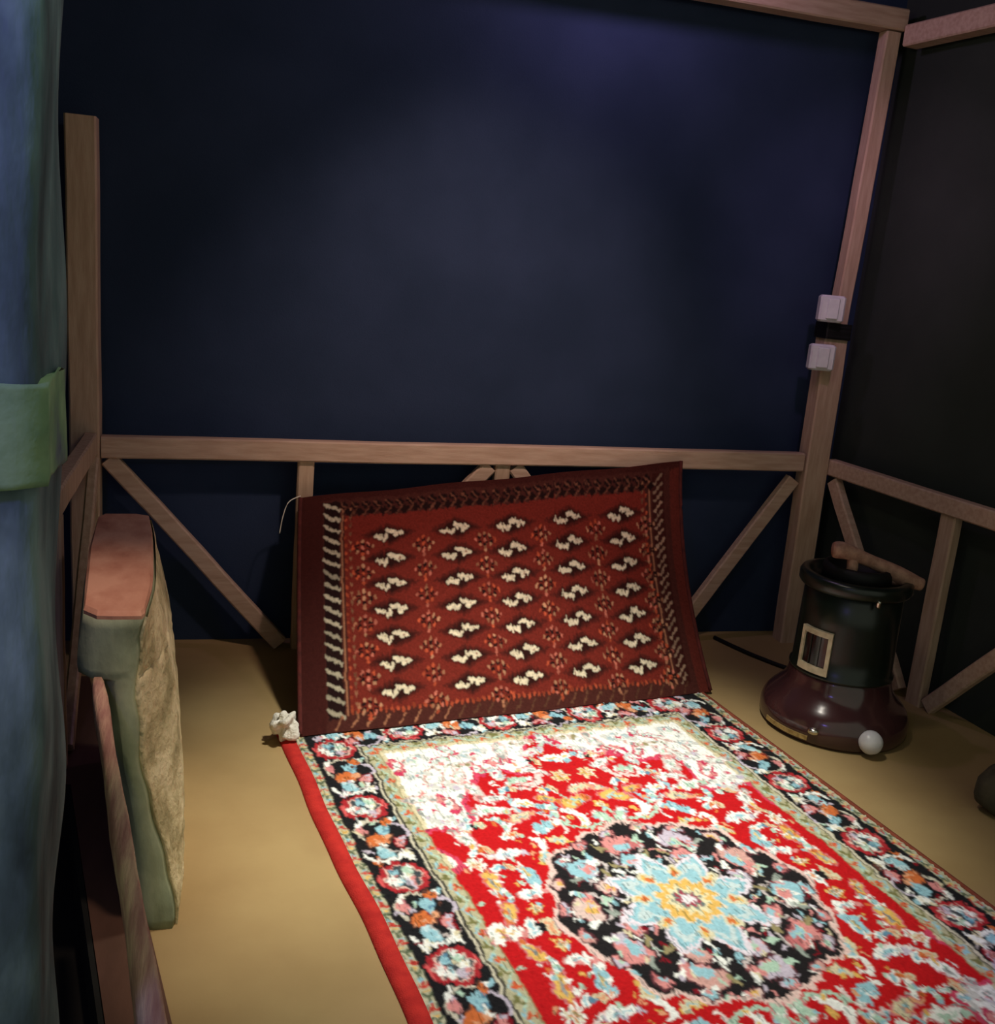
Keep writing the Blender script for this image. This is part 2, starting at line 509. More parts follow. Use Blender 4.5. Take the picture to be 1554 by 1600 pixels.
# one closed slab body carrying the three faces; the bark-free side and the sawn top are parts set on it
V = [v for rg_ in VS for v in rg_]
F = []
for j in range(len(VS) - 1):
    for k in range(nr):
        F.append((j * nr + k, j * nr + (k + 1) % nr, (j + 1) * nr + (k + 1) % nr, (j + 1) * nr + k))
F.append(tuple(reversed(range(nr))))
F.append(tuple((len(VS) - 1) * nr + k for k in range(nr)))
obj('body', V, F, M['slab_front'], sl, True)
rg = random.Random(3)
SD = []
cols = list(range(3, 12))
sub = 4
for j in range(len(VS)):
    row = []
    for k in range(len(cols) - 1):
        for q in range(sub):
            row.append(VS[j][cols[k]].lerp(VS[j][cols[k + 1]], q / sub))
    row.append(VS[j][cols[-1]].copy())
    SD.append(row)
V, F = [], []
m = len(SD[0])
for layer in (0, 1):
    for j, row in enumerate(SD):
        for k, v in enumerate(row):
            edge = (k == 0 or k == m - 1 or j == 0 or j == len(SD) - 1)
            d = 0.0 if layer else (0.006 + (0 if edge else rg.uniform(-0.0035, 0.004)))
            V.append(v + Vector((d, -0.0 if layer else (-0.006 if k == 0 else 0), 0)))
L = len(SD) * m
for j in range(len(SD) - 1):
    for k in range(m - 1):
        a = j * m + k
        F.append((a, a + 1, a + m + 1, a + m))
for j in range(len(SD) - 1):
    for k in (0, m - 1):
        a = j * m + k
        F.append((a, a + m, L + a + m, L + a) if k == 0 else (a, L + a, L + a + m, a + m))
o = obj('split_side', V, F, M['slab_side'], sl, True)
o['label'] = 'rough split cream side of the slab'
# sawn top cap
V, F = [], []
top = VS[-1]
for z, ins in ((0.0, 0.0), (0.008, 0.0), (0.016, 0.012)):
    c = sum(top, Vector()) / nr
    for v in top:
        d = Vector((c.x - v.x, c.y - v.y, 0)).normalized()
        V.append(Vector((v.x, v.y, 0.755 + z)) + d * ins)
for j in range(2):
    for k in range(nr):
        F.append((j * nr + k, j * nr + (k + 1) % nr, (j + 1) * nr + (k + 1) % nr, (j + 1) * nr + k))
F.append(tuple(2 * nr + k for k in range(nr)))
o = obj('sawn_top', V, F, M['slab_top'], sl, False)
o['label'] = 'sawn top of the slab, tinted for pink light'

hr = empty('handrail', (-2.62, -2.95, -0.15))
tag(hr, 'narrow pinkish stripped wood handrail leading up to the slab', 'handrail')
P0 = Vector((-2.803, -1.715, 0.605)); P1 = Vector((-2.597, -2.99, 0.640))
V, F = [], []
nseg = 40
prof0 = [(-.5, .35), (-.3, .5), (.3, .5), (.5, .35), (.5, -.4), (.3, -.5), (-.3, -.5), (-.5, -.4)]
for i in range(nseg + 1):
    t = i / nseg
    c = P0.lerp(P1, t) - Vector((-2.62, -2.95, -0.15))
    w = 0.024 + 0.006 * t + 0.003 * math.sin(t * 17) + rg.uniform(-.0012, .0012)
    h = 0.055 + 0.004 * math.sin(t * 9 + 1)
    for x, z in prof0:
        V.append((c.x + x * w, c.y, c.z + z * h + 0.004 * math.sin(t * 11)))
for i in range(nseg):
    for k in range(8):
        F.append((i * 8 + k, i * 8 + (k + 1) % 8, (i + 1) * 8 + (k + 1) % 8, (i + 1) * 8 + k))
F.append(tuple(reversed(range(8)))); F.append(tuple(nseg * 8 + k for k in range(8)))
obj('rail', V, F, M['rail'], hr, True)
beam('post', (0.006, -0.005, 0), (0.006, -0.005, 0.765), 0.05, 0.05, (1, 0, 0), M['pine_z'], hr)


# ------------------------------------------------------------------ carpet painting (woven colours, one per knot)
def noise2(h, w, cells, rng):
    ch, cw = max(2, int(h / cells) + 2), max(2, int(w / cells) + 2)
    g = rng.standard_normal((ch, cw))
    y = np.arange(h) / cells; x = np.arange(w) / cells
    yi = y.astype(int); xi = x.astype(int)
    fy = (y - yi)[:, None]; fx = (x - xi)[None, :]
    fy = fy * fy * (3 - 2 * fy); fx = fx * fx * (3 - 2 * fx)
    a = g[yi][:, xi]; b = g[yi][:, xi + 1]; c = g[yi + 1][:, xi]; d = g[yi + 1][:, xi + 1]
    return (a * (1 - fx) + b * fx) * (1 - fy) + (c * (1 - fx) + d * fx) * fy


class Canvas:
    def __init__(self, w, h, ppm, base):
        self.ppm = ppm
        self.W, self.H = int(round(w * ppm)) + 1, int(round(h * ppm)) + 1
        self.a = np.empty((self.H, self.W, 3), np.float32)
        self.a[:] = base

    def win(self, cx, cy, r):
        p = self.ppm
        x0, x1 = max(0, int((cx - r) * p)), min(self.W, int((cx + r) * p) + 2)
        y0, y1 = max(0, int((cy - r) * p)), min(self.H, int((cy + r) * p) + 2)
        if x1 <= x0 or y1 <= y0:
            return None
        X, Y = np.meshgrid(np.arange(x0, x1) / p, np.arange(y0, y1) / p)
        return X, Y, (slice(y0, y1), slice(x0, x1))

    def ell(self, cx, cy, rx, ry, col, rot=0.0):
        w = self.win(cx, cy, max(rx, ry))
        if w is None:
            return
        X, Y, s = w
        c, n = math.cos(rot), math.sin(rot)
        u = (X - cx) * c + (Y - cy) * n
        v = -(X - cx) * n + (Y - cy) * c
        self.a[s][(u / rx) ** 2 + (v / ry) ** 2 <= 1] = col

    def rad(self, cx, cy, R, fn, col, inner=0.0):
        w = self.win(cx, cy, R * 1.3)
        if w is None:
            return
        X, Y, s = w
        th = np.arctan2(Y - cy, X - cx)
        r = np.hypot(X - cx, Y - cy) / R
        f = fn(th)
        self.a[s][(r <= f) & (r >= inner * f)] = col

    def stroke(self, pts, wd, col):
        pts = np.array(pts)
        for i in range(len(pts) - 1):
            a, b = pts[i], pts[i + 1]
            m = (a + b) / 2
            w = self.win(m[0], m[1], np.linalg.norm(b - a) / 2 + wd)
            if w is None:
                continue
            X, Y, s = w
            d = b - a
            L = max(1e-9, d @ d)
            t = np.clip(((X - a[0]) * d[0] + (Y - a[1]) * d[1]) / L, 0, 1)
            self.a[s][np.hypot(X - a[0] - t * d[0], Y - a[1] - t * d[1]) <= wd / 2] = col

    def arc(self, cx, cy, r, a0, a1, wd, col, grow=0.0):
        n = 14
        self.stroke([(cx + (r + grow * k / n) * math.cos(a0 + (a1 - a0) * k / n), cy + (r + grow * k / n) * math.sin(a0 + (a1 - a0) * k / n)) for k in range(n + 1)], wd, col)

    def flower(self, cx, cy, R, n, cols, rot=0.0):
        self.rad(cx, cy, R, lambda t: 0.78 + 0.22 * np.cos(n * (t - rot)), cols[0])
        self.rad(cx, cy, R * 0.72, lambda t: 0.75 + 0.25 * np.cos(n * (t - rot)), cols[1])
        self.ell(cx, cy, R * 0.28, R * 0.28, cols[2])

    def leaf(self, cx, cy, L, Wd, rot, c1, c2=None):
        self.ell(cx, cy, L / 2, Wd / 2, c1, rot)
        if c2 is not None:
            self.ell(cx, cy, L / 3.2, Wd / 5, c2, rot)

    def warp(self, amp, cells, rng, jag=0.0):
        H, W = self.H, self.W
        dx = noise2(H, W, cells, rng) * amp * self.ppm
        dy = noise2(H, W, cells, rng) * amp * self.ppm
        if jag:
            dy = dy + noise2(1, W, 1.5, rng) * jag * self.ppm + noise2(H, W, 3, rng) * jag * self.ppm * .8
        yi = np.clip(np.arange(H)[:, None] + np.round(dy), 0, H - 1).astype(int)
        xi = np.clip(np.arange(W)[None, :] + np.round(dx), 0, W - 1).astype(int)
        self.a = self.a[yi, xi]

    def soften(self, k=1):
        for _ in range(k):
            p = np.pad(self.a, ((1, 1), (1, 1), (0, 0)), mode='edge')
            self.a = (p[1:-1, 1:-1] * 2 + p[:-2, 1:-1] + p[2:, 1:-1] + p[1:-1, :-2] + p[1:-1, 2:]) / 6


def C(*c):
    return np.array(s2l(c), np.float32)


WHT = C(240, 242, 234); CRM = C(214, 204, 168); RED = C(190, 26, 30); DRD = C(128, 22, 34); BLK = C(30, 30, 32)
LBL = C(150, 196, 206); SBL = C(96, 140, 164); PNK = C(214, 142, 138); ORG = C(206, 112, 60); YEL = C(222, 180, 96)
OLV = C(150, 140, 100); GRN = C(104, 128, 100); LIL = C(196, 186, 200); BRN = C(96, 60, 50); MNT = C(176, 206, 184); SAL = C(222, 160, 120)

RUG_W, RUG_L, PPM = 1.605, 2.34, 300
V_OFF = 0.07            # rug starts this far behind the visible far edge
rg = random.Random(21)
cv = Canvas(RUG_W, RUG_L, PPM, CRM)
yy, xx = np.meshgrid(np.arange(cv.H) / PPM, np.arange(cv.W) / PPM, indexing='ij')
dE = np.minimum(np.minimum(xx - 0.018, RUG_W - xx), np.minimum(yy, RUG_L - yy))   # distance to the woven edge


def band(lo, hi, col):
    cv.a[(dE >= lo) & (dE < hi)] = col


B0, B1, B2, B3 = 0.034, 0.184, 0.194, 0.240
SGE = C(190, 188, 158)
band(-1, B0, SGE)
band(B0 - .004, B1, BLK)
band(B1, B2, C(206, 200, 176))
band(B2, B3, C(184, 180, 146))
band(B2 - .002, B2 + .004, BLK)
band(B3 - .004, B3, OLV)
band(B3 + 0.014, 9, WHT)


def border_run(fn, depth, step, phase=0.0):
    """call fn(x, y, angle along, index) along the four sides at the given distance from the edge"""
    x0, x1, y0, y1 = 0.018 + depth, RUG_W - depth, depth, RUG_L - depth
    for (ax, ay, bx, by) in ((x0, y0, x1, y0), (x1, y0, x1, y1), (x1, y1, x0, y1), (x0, y1, x0, y0)):
        Ln = math.hypot(bx - ax, by - ay)
        n = max(1, int(round(Ln / step)))
        an = math.atan2(by - ay, bx - ax)
        for k in range(n):
            t = (k + 0.5 + phase) / n
            fn(ax + (bx - ax) * t, ay + (by - ay) * t, an, k)


def guard_outer(x, y, a, k):
    cv.rad(x, y, 0.016, lambda t: 0.62 + 0.38 * np.cos(3 * (t - a - PI * (k % 2))), (C(190, 66, 56), C(92, 104, 78))[k % 2])
    cv.ell(x + .017 * math.cos(a), y + .017 * math.sin(a), .004, .009, (LBL, YEL)[k % 2], a)


border_run(guard_outer, (0.002 + B0) / 2, 0.036)


def guard_inner(x, y, a, k):
    nx, ny = -math.sin(a), math.cos(a)
    s = 1 if k % 2 else -1
    cv.stroke([(x - math.cos(a) * .022, y - math.sin(a) * .022), (x + s * nx * .014, y + s * ny * .014), (x + math.cos(a) * .022, y + math.sin(a) * .022)], 0.006, (LBL, MNT)[k % 2])
    cv.rad(x - s * nx * .006, y - s * ny * .006, 0.017, lambda t: 0.65 + 0.35 * np.cos(3 * (t - a)), (C(206, 92, 56), C(118, 118, 72))[k % 2])


border_run(guard_inner, (B2 + B3) / 2, 0.046)


def cloud(X, Y, L_, R_, rot, c0, c1, edge=None, n=7):
    """lobed leaf cluster made of overlapping blobs"""
    for e in ((1, 0) if edge is not None else (0,)):
        for q in range(n):
            t = (q / (n - 1) - .5)
            rr_k = R_ * (1 - 1.1 * t * t) * (0.75 + 0.35 * ((q * 37) % 5) / 4)
            off = R_ * .35 * math.sin(q * 2.4)
            x_ = X + L_ * t * math.cos(rot) - off * math.sin(rot)
            y_ = Y + L_ * t * math.sin(rot) + off * math.cos(rot)
            if e:
                cv.ell(x_, y_, rr_k + .005, rr_k + .005, edge)
            else:
                cv.ell(x_, y_, rr_k, rr_k, c0 if q % 3 else c1)


def palmette_border(x, y, a, k):
    ca, sa = math.cos(a), math.sin(a)

    def L(u, v):       # u along the border, v inward
        return x + ca * u - sa * v, y + sa * u + ca * v
    j = lambda s: rg.uniform(-s, s)
    if k % 2 == 0:      # thick white scrolls, blue, pink and orange blossoms
        for (cu, cvv, r, a0, a1, c, wd) in ((-.046, -.012, .054, 1.2, 4.4, WHT, .012), (.05, -.004, .056, 3.9, 6.6, C(206, 200, 180), .010), (.03, .03, .05, .2, 2.4, LIL, .009), (-.03, .036, .04, 2.4, 5.0, C(186, 176, 170), .008)):
            p = L(cu, cvv)
            cv.arc(p[0], p[1], r, a + a0, a + a1, wd, c)
        p = L(.004 + j(.004), -.006)
        cloud(p[0], p[1], .05, .022, a + .9, ORG, SAL, BRN)
        p = L(-.062, -.012 + j(.004)); cloud(p[0], p[1], .046, .017, a - .5, LBL, C(190, 220, 224))
        p = L(.058, .016 + j(.004)); cloud(p[0], p[1], .05, .017, a + .4, LBL, SBL)
        p = L(-.02, .046); cloud(p[0], p[1], .034, .014, a + .2, PNK, LIL, DRD)
        p = L(.062, -.044); cloud(p[0], p[1], .032, .013, a - .2, PNK, C(196, 120, 126))
        p = L(-.086, .044); cloud(p[0], p[1], .03, .012, a, WHT, CRM)
        p = L(.094, .05); cloud(p[0], p[1], .03, .012, a + 1, WHT, LBL)
        for _ in range(8):
            p = L(j(.1), j(.066))
            cv.leaf(p[0], p[1], .026, .010, rg.uniform(0, 6), rg.choice((WHT, MNT, LIL, BRN, CRM, DRD)))
    else:               # red ringed cartouche, crowded inside
        p = L(0, 0)
        cv.rad(p[0], p[1], .070, lambda t: 0.93 + 0.07 * np.cos(8 * t), C(170, 44, 50))
        cv.rad(p[0], p[1], .054, lambda t: 0.92 + 0.08 * np.cos(8 * t), C(224, 190, 176))
        cv.rad(p[0], p[1], .048, lambda t: 0.92 + 0.08 * np.cos(8 * t), C(66, 72, 76))
        for q0, q1, c0, c1 in ((-.02, -.016, WHT, LBL), (.022, -.012, LBL, SBL), (.0, .020, WHT, CRM), (-.026, .018, LIL, PNK), (.028, .020, MNT, WHT), (.0, -.032, WHT, PNK)):
            q = L(q0 + j(.004), q1 + j(.004))
            cloud(q[0], q[1], .026, .0115, a + j(1.5), c0, c1)
        for s in (-1, 1):
            q = L(s * .006, s * .060)
            cv.leaf(q[0], q[1], .06, .010, a, C(214, 92, 92))
            q = L(.084 * s, -.036 * s)
            cloud(q[0], q[1], .03, .013, a + .7 * s, *rg.choice(((ORG, BRN), (WHT, CRM), (LIL, PNK))))
            q = L(.084 * s, .044 * s)
            cv.leaf(q[0], q[1], .045, .014, a - .5 * s, WHT)


border_run(palmette_border, (B0 + B1) / 2, 0.172)

# field: white ground, scalloped red lozenge field, dark scalloped medallion, light blue star, yellow rosette
MCX, MCY = 0.822, 1.118 + V_OFF
field = dE > B3
dx, dy = xx - MCX, yy - MCY
th = np.arctan2(dy, dx)


def gfun(ax, ay):
    return (ax / 0.70) ** 1.5 + (ay / 0.90) ** 1.5


g = gfun(np.abs(dx), np.abs(dy))
g = g + 0.09 * np.cos(th * 14) + 0.06 * np.cos(th * 22 + 1)
cv.a[field & (g < 0.98)] = C(206, 70, 96)
cv.a[field & (g < 0.93)] = RED


def in_field(x, y, mgn=0.0):
    return min(min(x - 0.018, RUG_W - x), min(y, RUG_L - y)) > B3 + 0.004 + mgn


def gval(x, y):
    return gfun(abs(x - MCX), abs(y - MCY))


GRY = C(150, 154, 150); PGR = C(206, 206, 198); MAG = C(196, 60, 92)
PAL_RED = ((WHT, LBL), (WHT, PGR), (CRM, YEL), (WHT, MNT), (LBL, WHT), (CRM, SAL), (WHT, LIL), (MNT, WHT), (WHT, PNK), (YEL, ORG))
PAL_WHT = ((PGR, LIL), (C(196, 208, 204), MNT), (PGR, PNK), (C(206, 190, 178), OLV), (C(170, 190, 194), PGR), (PNK, MAG), (PGR, GRY), (WHT, C(196, 150, 140)))
motifs = []
tries = 0
while len(motifs) < 74 and tries < 9000:
    tries += 1
    x = rg.uniform(0, 0.57); y = rg.uniform(0, 0.92)
    r = rg.uniform(.030, .048)
    if math.hypot(x, y) < 0.375 + r * .7:
        continue
    if any(math.hypot((x - m[0]) * .85, y - m[1]) < (r + m[2]) * .86 for m in motifs):
        continue
    motifs.append((x, y, r, rg.randrange(6), rg.randrange(40), rg.uniform(-.6, .6) + rg.choice((0, 0, 1.5))))
FOUR = ((1, 1), (1, -1), (-1, 1), (-1, -1))
for k in range(30):            # curling vines under the blossoms
    x = rg.uniform(0.03, 0.54); y = rg.uniform(0.05, 0.90)
    if math.hypot(x, y) < 0.45:
        continue
    r = rg.uniform(.05, .10); a0 = rg.uniform(0, 6.3); sp = rg.uniform(1.6, 3.2); wd = rg.uniform(.008, .016); cc = rg.randrange(4)
    for sx, sy in FOUR:
        X, Y = MCX + sx * x, MCY + sy * y
        if not in_field(X, Y, .0):
            continue
        col = (WHT, C(226, 206, 200), MNT, LBL)[cc] if gval(X, Y) < .90 else (PGR, C(200, 160, 150), MNT, GRY)[cc]
        aa0, aa1 = a0, a0 + sp
        if sx < 0:
            aa0, aa1 = PI - aa0, PI - aa1
        if sy < 0:
            aa0, aa1 = -aa0, -aa1
        cv.arc(X, Y, r, aa0, aa1, wd, col, -r * .35)
for (x, y, r, kind, ci, ro) in motifs:
    for sx, sy in FOUR:
        X, Y = MCX + sx * x, MCY + sy * y
        if not in_field(X, Y, r * .35):
            continue
        gv = gval(X, Y)
        rot = ro if sx * sy > 0 else -ro
        if gv < .90:
            c0, c1 = PAL_RED[ci % (4 if gv > .7 and ci % 3 else 10)]
            if kind <= 2:          # lobed white and blue leaf
                cloud(X, Y, r * 2.1, r * .46, rot, c0, c1, C(206, 120, 124) if ci % 2 else None)
                cv.leaf(X, Y, r * 1.2, r * .25, rot, (LBL, GRY, YEL, MNT)[ci % 4])
            elif kind == 3:        # round blossom
                cv.flower(X, Y, r * .85, 6, ((CRM, YEL, ORG), (SAL, CRM, DRD), (WHT, CRM, ORG), (YEL, CRM, OLV))[ci % 4], rot)
                cv.flower(X + r * .2, Y - r * .1, r * .4, 5, (WHT, SAL, OLV), rot)
            elif kind == 4:        # bow of two leaves
                for s_ in (-1, 1):
                    cv.leaf(X + s_ * r * .55, Y, r * 1.3, r * .75, rot + s_ * .9, (WHT, CRM)[s_ > 0], (LBL, SAL)[s_ > 0])
                cv.ell(X, Y, r * .3, r * .3, (SBL, ORG, BLK)[ci % 3])
            else:                  # curved tapering leaf
                for q in range(9):
                    a_ = rot + 2.2 * (q / 8 - .5)
                    cv.ell(X + r * 1.1 * math.cos(a_) - r * .7 * math.cos(rot), Y + r * 1.1 * math.sin(a_) - r * .7 * math.sin(rot), r * (.34 - .03 * abs(q - 4)), r * (.34 - .03 * abs(q - 4)), (WHT, MNT, LBL)[q % 3 if ci % 2 else 0])
                cv.ell(X - r * .4, Y, r * .25, r * .25, (YEL, ORG)[ci % 2])
        else:
            c0, c1 = PAL_WHT[ci % 8]
            cloud(X, Y, r * 2.0, r * .40, rot, c0, c1, (PGR, MAG, C(214, 176, 170), PGR)[ci % 4])
            cloud(X, Y, r * 1.2, r * .24, rot + .5, WHT, WHT)
            cv.ell(X, Y, r * .22, r * .16, (MAG, GRY, MNT, OLV)[ci % 4])
for k in range(200):           # fine buds
    x = rg.uniform(0, 0.55); y = rg.uniform(0, 0.92)
    if math.hypot(x, y) < 0.395:
        continue
    ro = rg.uniform(0, 6.28); sz = rg.uniform(.012, .026); cc = rg.randrange(6)
    for sx, sy in FOUR:
        X, Y = MCX + sx * x, MCY + sy * y
        if in_field(X, Y):
            cv.leaf(X, Y, sz, sz * .5, ro * sx * sy, (WHT, LBL, YEL, MNT, WHT, SAL)[cc] if gval(X, Y) < .92 else (MAG, PGR, PNK, MNT, WHT, GRY)[cc])

# medallion
mf = lambda t: 0.93 + 0.07 * np.abs(np.cos(4 * t + .3)) + 0.025 * np.cos(16 * t)
cv.rad(MCX, MCY, 0.386, mf, C(226, 196, 186))
cv.rad(MCX, MCY, 0.370, mf, C(34, 32, 33))
for ring_r, n, R in ((0.285, 10, .050), (0.345, 20, .020), (0.212, 8, .034)):
    for k in range(n):
        a = 2 * PI * (k + (.5 if ring_r < .22 else 0)) / n + .13
        X, Y = MCX + ring_r * math.cos(a), MCY + ring_r * math.sin(a)
        c0, c1, c2 = ((PNK, LIL, LBL), (C(206, 160, 150), PNK, LBL), (LIL, PNK, MNT), (PNK, C(190, 110, 110), LBL), (LBL, WHT, PNK), (C(216, 190, 180), PNK, YEL))[(k * 5 + int(ring_r * 100)) % 6]
        cloud(X, Y, R * 1.7, R * .62, a + PI / 2, c0, c1, C(92, 50, 56))
        cloud(X - R * .2 * math.cos(a), Y - R * .2 * math.sin(a), R * .8, R * .30, a + PI / 2, c2, c2)
        if n <= 10:
            for s in (-1, 1):
                cv.leaf(X + .062 * math.cos(a + 1.5 * s), Y + .062 * math.sin(a + 1.5 * s), .044, .018, a + .8 * s, rg.choice((WHT, LBL, MNT, C(150, 160, 150), OLV)))
            cv.arc(X, Y, .062, a + 2, a + 4.2, .008, rg.choice((C(200, 190, 186), PNK, WHT)))
for k in range(170):
    a = rg.uniform(0, 6.3); r = rg.uniform(.17, .355)
    cv.leaf(MCX + r * math.cos(a), MCY + r * math.sin(a), .024, .010, rg.uniform(0, 6.3), rg.choice((WHT, LIL, PNK, LBL, DRD, CRM, MNT)))


def starf(n, lo, sharp=1.0):
    def f(t):
        q = np.abs(((t * n / (2 * PI) + .18) % 1.0) - 0.5) * 2
        return lo + (1 - lo) * q ** sharp
    return f


cv.rad(MCX, MCY, 0.232, starf(8, .56), C(226, 218, 226))
cv.rad(MCX, MCY, 0.205, starf(8, .56), LBL)
cv.rad(MCX, MCY, 0.180, starf(8, .52), C(196, 214, 214))
cv.rad(MCX, MCY, 0.148, starf(8, .60), LBL)
for k in range(8):
    a = 2 * PI * (k + .32) / 8
    X, Y = MCX + .128 * math.cos(a), MCY + .128 * math.sin(a)
    cv.leaf(X, Y, .062, .036, a, C(214, 208, 176), YEL)
    cv.ell(X - .01 * math.cos(a), Y - .01 * math.sin(a), .012, .009, ORG, a)
cv.rad(MCX, MCY, 0.098, lambda t: .90 + .10 * np.cos(12 * t), C(226, 214, 190))
cv.rad(MCX, MCY, 0.090, lambda t: .90 + .10 * np.cos(12 * t), YEL)
cv.rad(MCX, MCY, 0.066, lambda t: .86 + .14 * np.cos(12 * t), C(224, 216, 176))
cv.rad(MCX, MCY, 0.046, lambda t: .8 + .2 * np.cos(8 * t), C(110, 124, 120))
cv.rad(MCX, MCY, 0.034, lambda t: .8 + .2 * np.cos(8 * t), C(160, 60, 76))
cv.rad(MCX, MCY, 0.021, lambda t: .85 + .15 * np.cos(6 * t), C(230, 224, 226))
cv.warp(0.0032, 9, RNG, 0.0042)
cv.soften(1)
bright = cv.a.mean(-1) > 0.25
st = np.repeat(noise2(cv.H // 4 + 1, cv.W, 1.4, RNG), 4, axis=0)[:cv.H]
cv.a[bright & (st > .95)] *= np.array([.62, .66, .66], np.float32)
cv.a *= (1 + 0.07 * noise2(cv.H, cv.W, 1.6, RNG))[..., None].astype(np.float32)


def weave_mesh(name, P, colors, mat, parent=None, back=None):
    """P (H,W,3) grid of points, colors (H,W,3) linear; closed by an edge skirt (and a back sheet when given)"""
    H, W, _ = P.shape
    idx = np.arange(H * W).reshape(H, W)
    q = np.stack([idx[:-1, :-1], idx[1:, :-1], idx[1:, 1:], idx[:-1, 1:]], -1).reshape(-1, 4)
    v = P.reshape(-1, 3)
    c = np.concatenate([colors.reshape(-1, 3), np.ones((H * W, 1), np.float32)], 1)
    loop = np.concatenate([idx[0, :], idx[1:, -1], idx[-1, -2::-1], idx[-2:0:-1, 0]])
    bl = back(v[loop])
    n0 = len(v); nl = len(loop)
    v = np.concatenate([v, bl]); c = np.concatenate([c, c[loop] * np.array([.6, .6, .6, 1], np.float32)])
    k = np.arange(nl); kn = (k + 1) % nl
    sk = np.stack([loop[k], loop[kn], n0 + kn, n0 + k], -1)
    q = np.concatenate([q, sk])
    me = bpy.data.meshes.new(name)
    me.vertices.add(len(v)); me.vertices.foreach_set('co', v.astype(np.float32).ravel())
    me.loops.add(len(q) * 4); me.loops.foreach_set('vertex_index', q.astype(np.int32).ravel())
    me.polygons.add(len(q)); me.polygons.foreach_set('loop_start', np.arange(0, len(q) * 4, 4, dtype=np.int32))
    me.polygons.foreach_set('use_smooth', np.ones(len(q), bool))
    me.update(calc_edges=True)
    at = me.color_attributes.new('weave', 'FLOAT_COLOR', 'POINT')
    at.data.foreach_set('color', c.astype(np.float32).ravel())
    me.materials.append(mat)
    o = bpy.data.objects.new(name, me)
    COL.objects.link(o)
    if parent:
        o.parent = parent
    return o


RUG_O = Vector((-2.339, -0.781, 0)); ca, sa = math.cos(0.125), math.sin(0.125)
RUG_O2 = RUG_O - Vector((sa, -ca, 0)) * V_OFF
H, W = cv.H, cv.W
edge_wob = 0.026 * yy + 0.004 * np.sin(yy * 7.0) + 0.0015 * np.sin(yy * 19 + 1)
gx = xx + edge_wob * np.clip(1 - xx / 0.9, 0, 1)
px = gx * ca + yy * sa
py = gx * sa - yy * ca
pz = 0.011 + 0.0012 * noise2(H, W, 2.2, RNG) + 0.002 * noise2(H, W, 40, RNG)
pz = np.maximum(pz, 0.006)
pz = np.where(xx < 0.021, 0.005, pz)
rug = weave_mesh('floor_rug', np.stack([px, py, pz], -1), cv.a, M['rug'], None, lambda b: np.stack([b[:, 0], b[:, 1], np.full(len(b), 0.001)], -1))
rug.location = RUG_O2
tag(rug, 'red and white floral carpet with a star medallion lying on the floor', 'rug')


def binding(name, x0, x1, mat, wob=True, z=0.010):
    V, F = [], []
    n = 80
    for i in range(n + 1):
        y = RUG_L * i / n * 1.0
        w = (0.026 * y + 0.004 * math.sin(y * 7.0) + 0.0015 * math.sin(y * 19 + 1)) if wob else 0
        for (x, zz) in ((x0, 0.001), (x0 + .003, z), ((x0 + x1) / 2, z + .004), (x1 - .001, z + .002), (x1, 0.001)):
            X = x + w
            V.append((X * ca + y * sa, X * sa - y * ca, zz))
    for i in range(n):
        for k in range(4):
            F.append((i * 5 + k, i * 5 + k + 1, (i + 1) * 5 + k + 1, (i + 1) * 5 + k))
    F.append((0, 1, 2, 3, 4)); F.append(tuple(n * 5 + k for k in (4, 3, 2, 1, 0)))
    return obj(name, V, F, mat, rug, True)


o = binding('binding', -0.026, 0.022, M['redband']); o['label'] = 'wide bright red edge binding'
o = binding('binding', RUG_W - 0.004, RUG_W + 0.016, M['brownband'], False); o['label'] = 'narrow brown edge binding'

# ------------------------------------------------------------------ the leaning Turkmen style rug
HW, HH, PP2 = 1.62, 1.02, 290
MAR = C(72, 35, 29); MRD = C(112, 39, 30); MBK = C(34, 17, 16); IV = C(226, 212, 180); TAN = C(168, 112, 82); RST = C(190, 84, 54); DMR = C(62, 26, 22)
hv = Canvas(HW, HH, PP2, MRD)
yh, xh = np.meshgrid(np.arange(hv.H) / PP2, np.arange(hv.W) / PP2, indexing='ij')   # y measured down from the top edge
hv.a[:] = MRD
hv.a[(xh < .175) | (xh > HW - .165) | (yh < .115) | (yh > HH - .075)] = MAR
hv.a[(xh < .09)] = DMR
hv.a[(xh > HW - .05)] = C(92, 38, 30)
hv.a[(yh < .03)] = DMR
rh = random.Random(5)
# side borders: slanting ivory bars on dark
for side in (0, 1):
    xs = 0.100 if not side else HW - 0.128
    hv.a[(xh > xs - .004) & (xh < xs + .052) & (yh > .04) & (yh < HH - .05)] = MBK if not side else C(60, 24, 20)
    y = 0.05
    while y < HH - 0.06:
        a = (xs - .002, y); b = (xs + .050, y + .034)
        if side:
            a, b = (xs + .040, y), (xs + .004, y + .038)
        col = (IV if not side else C(196, 158, 130)) * rh.uniform(.42, .66)  # left bars dimmed in colour to stand for weaker light there
        hv.stroke([a, b], 0.0145 if not side else .010, col)
        y += 0.052 if not side else 0.040
    xl = xs + .063 if not side else xs - .018
    hv.stroke([(xl, .06), (xl, HH - .06)], 0.007, TAN * .8)
    y = .06
    while y < HH - .06:
        hv.ell(xl + (.016 if not side else -.016), y, .005, .008, RST * rh.uniform(.5, .9))
        hv.ell(xl + (.034 if not side else -.034), y + .02, .006, .009, TAN * rh.uniform(.4, .8))
        y += .038
# top border: dark diamonds
for i in range(30):
    x = .17 + i * (HW - .33) / 29
    for yk, s in ((.062, 1), (.096, -1)):
        hv.rad(x + (.02 if s < 0 else 0), yk, .020, lambda t: .6 + .4 * np.abs(np.cos(2 * t)), MBK)
        hv.stroke([(x - .012, yk - .012 * s), (x + .010, yk + .012 * s)], .006, C(120, 74, 56) * rh.uniform(.6, 1))
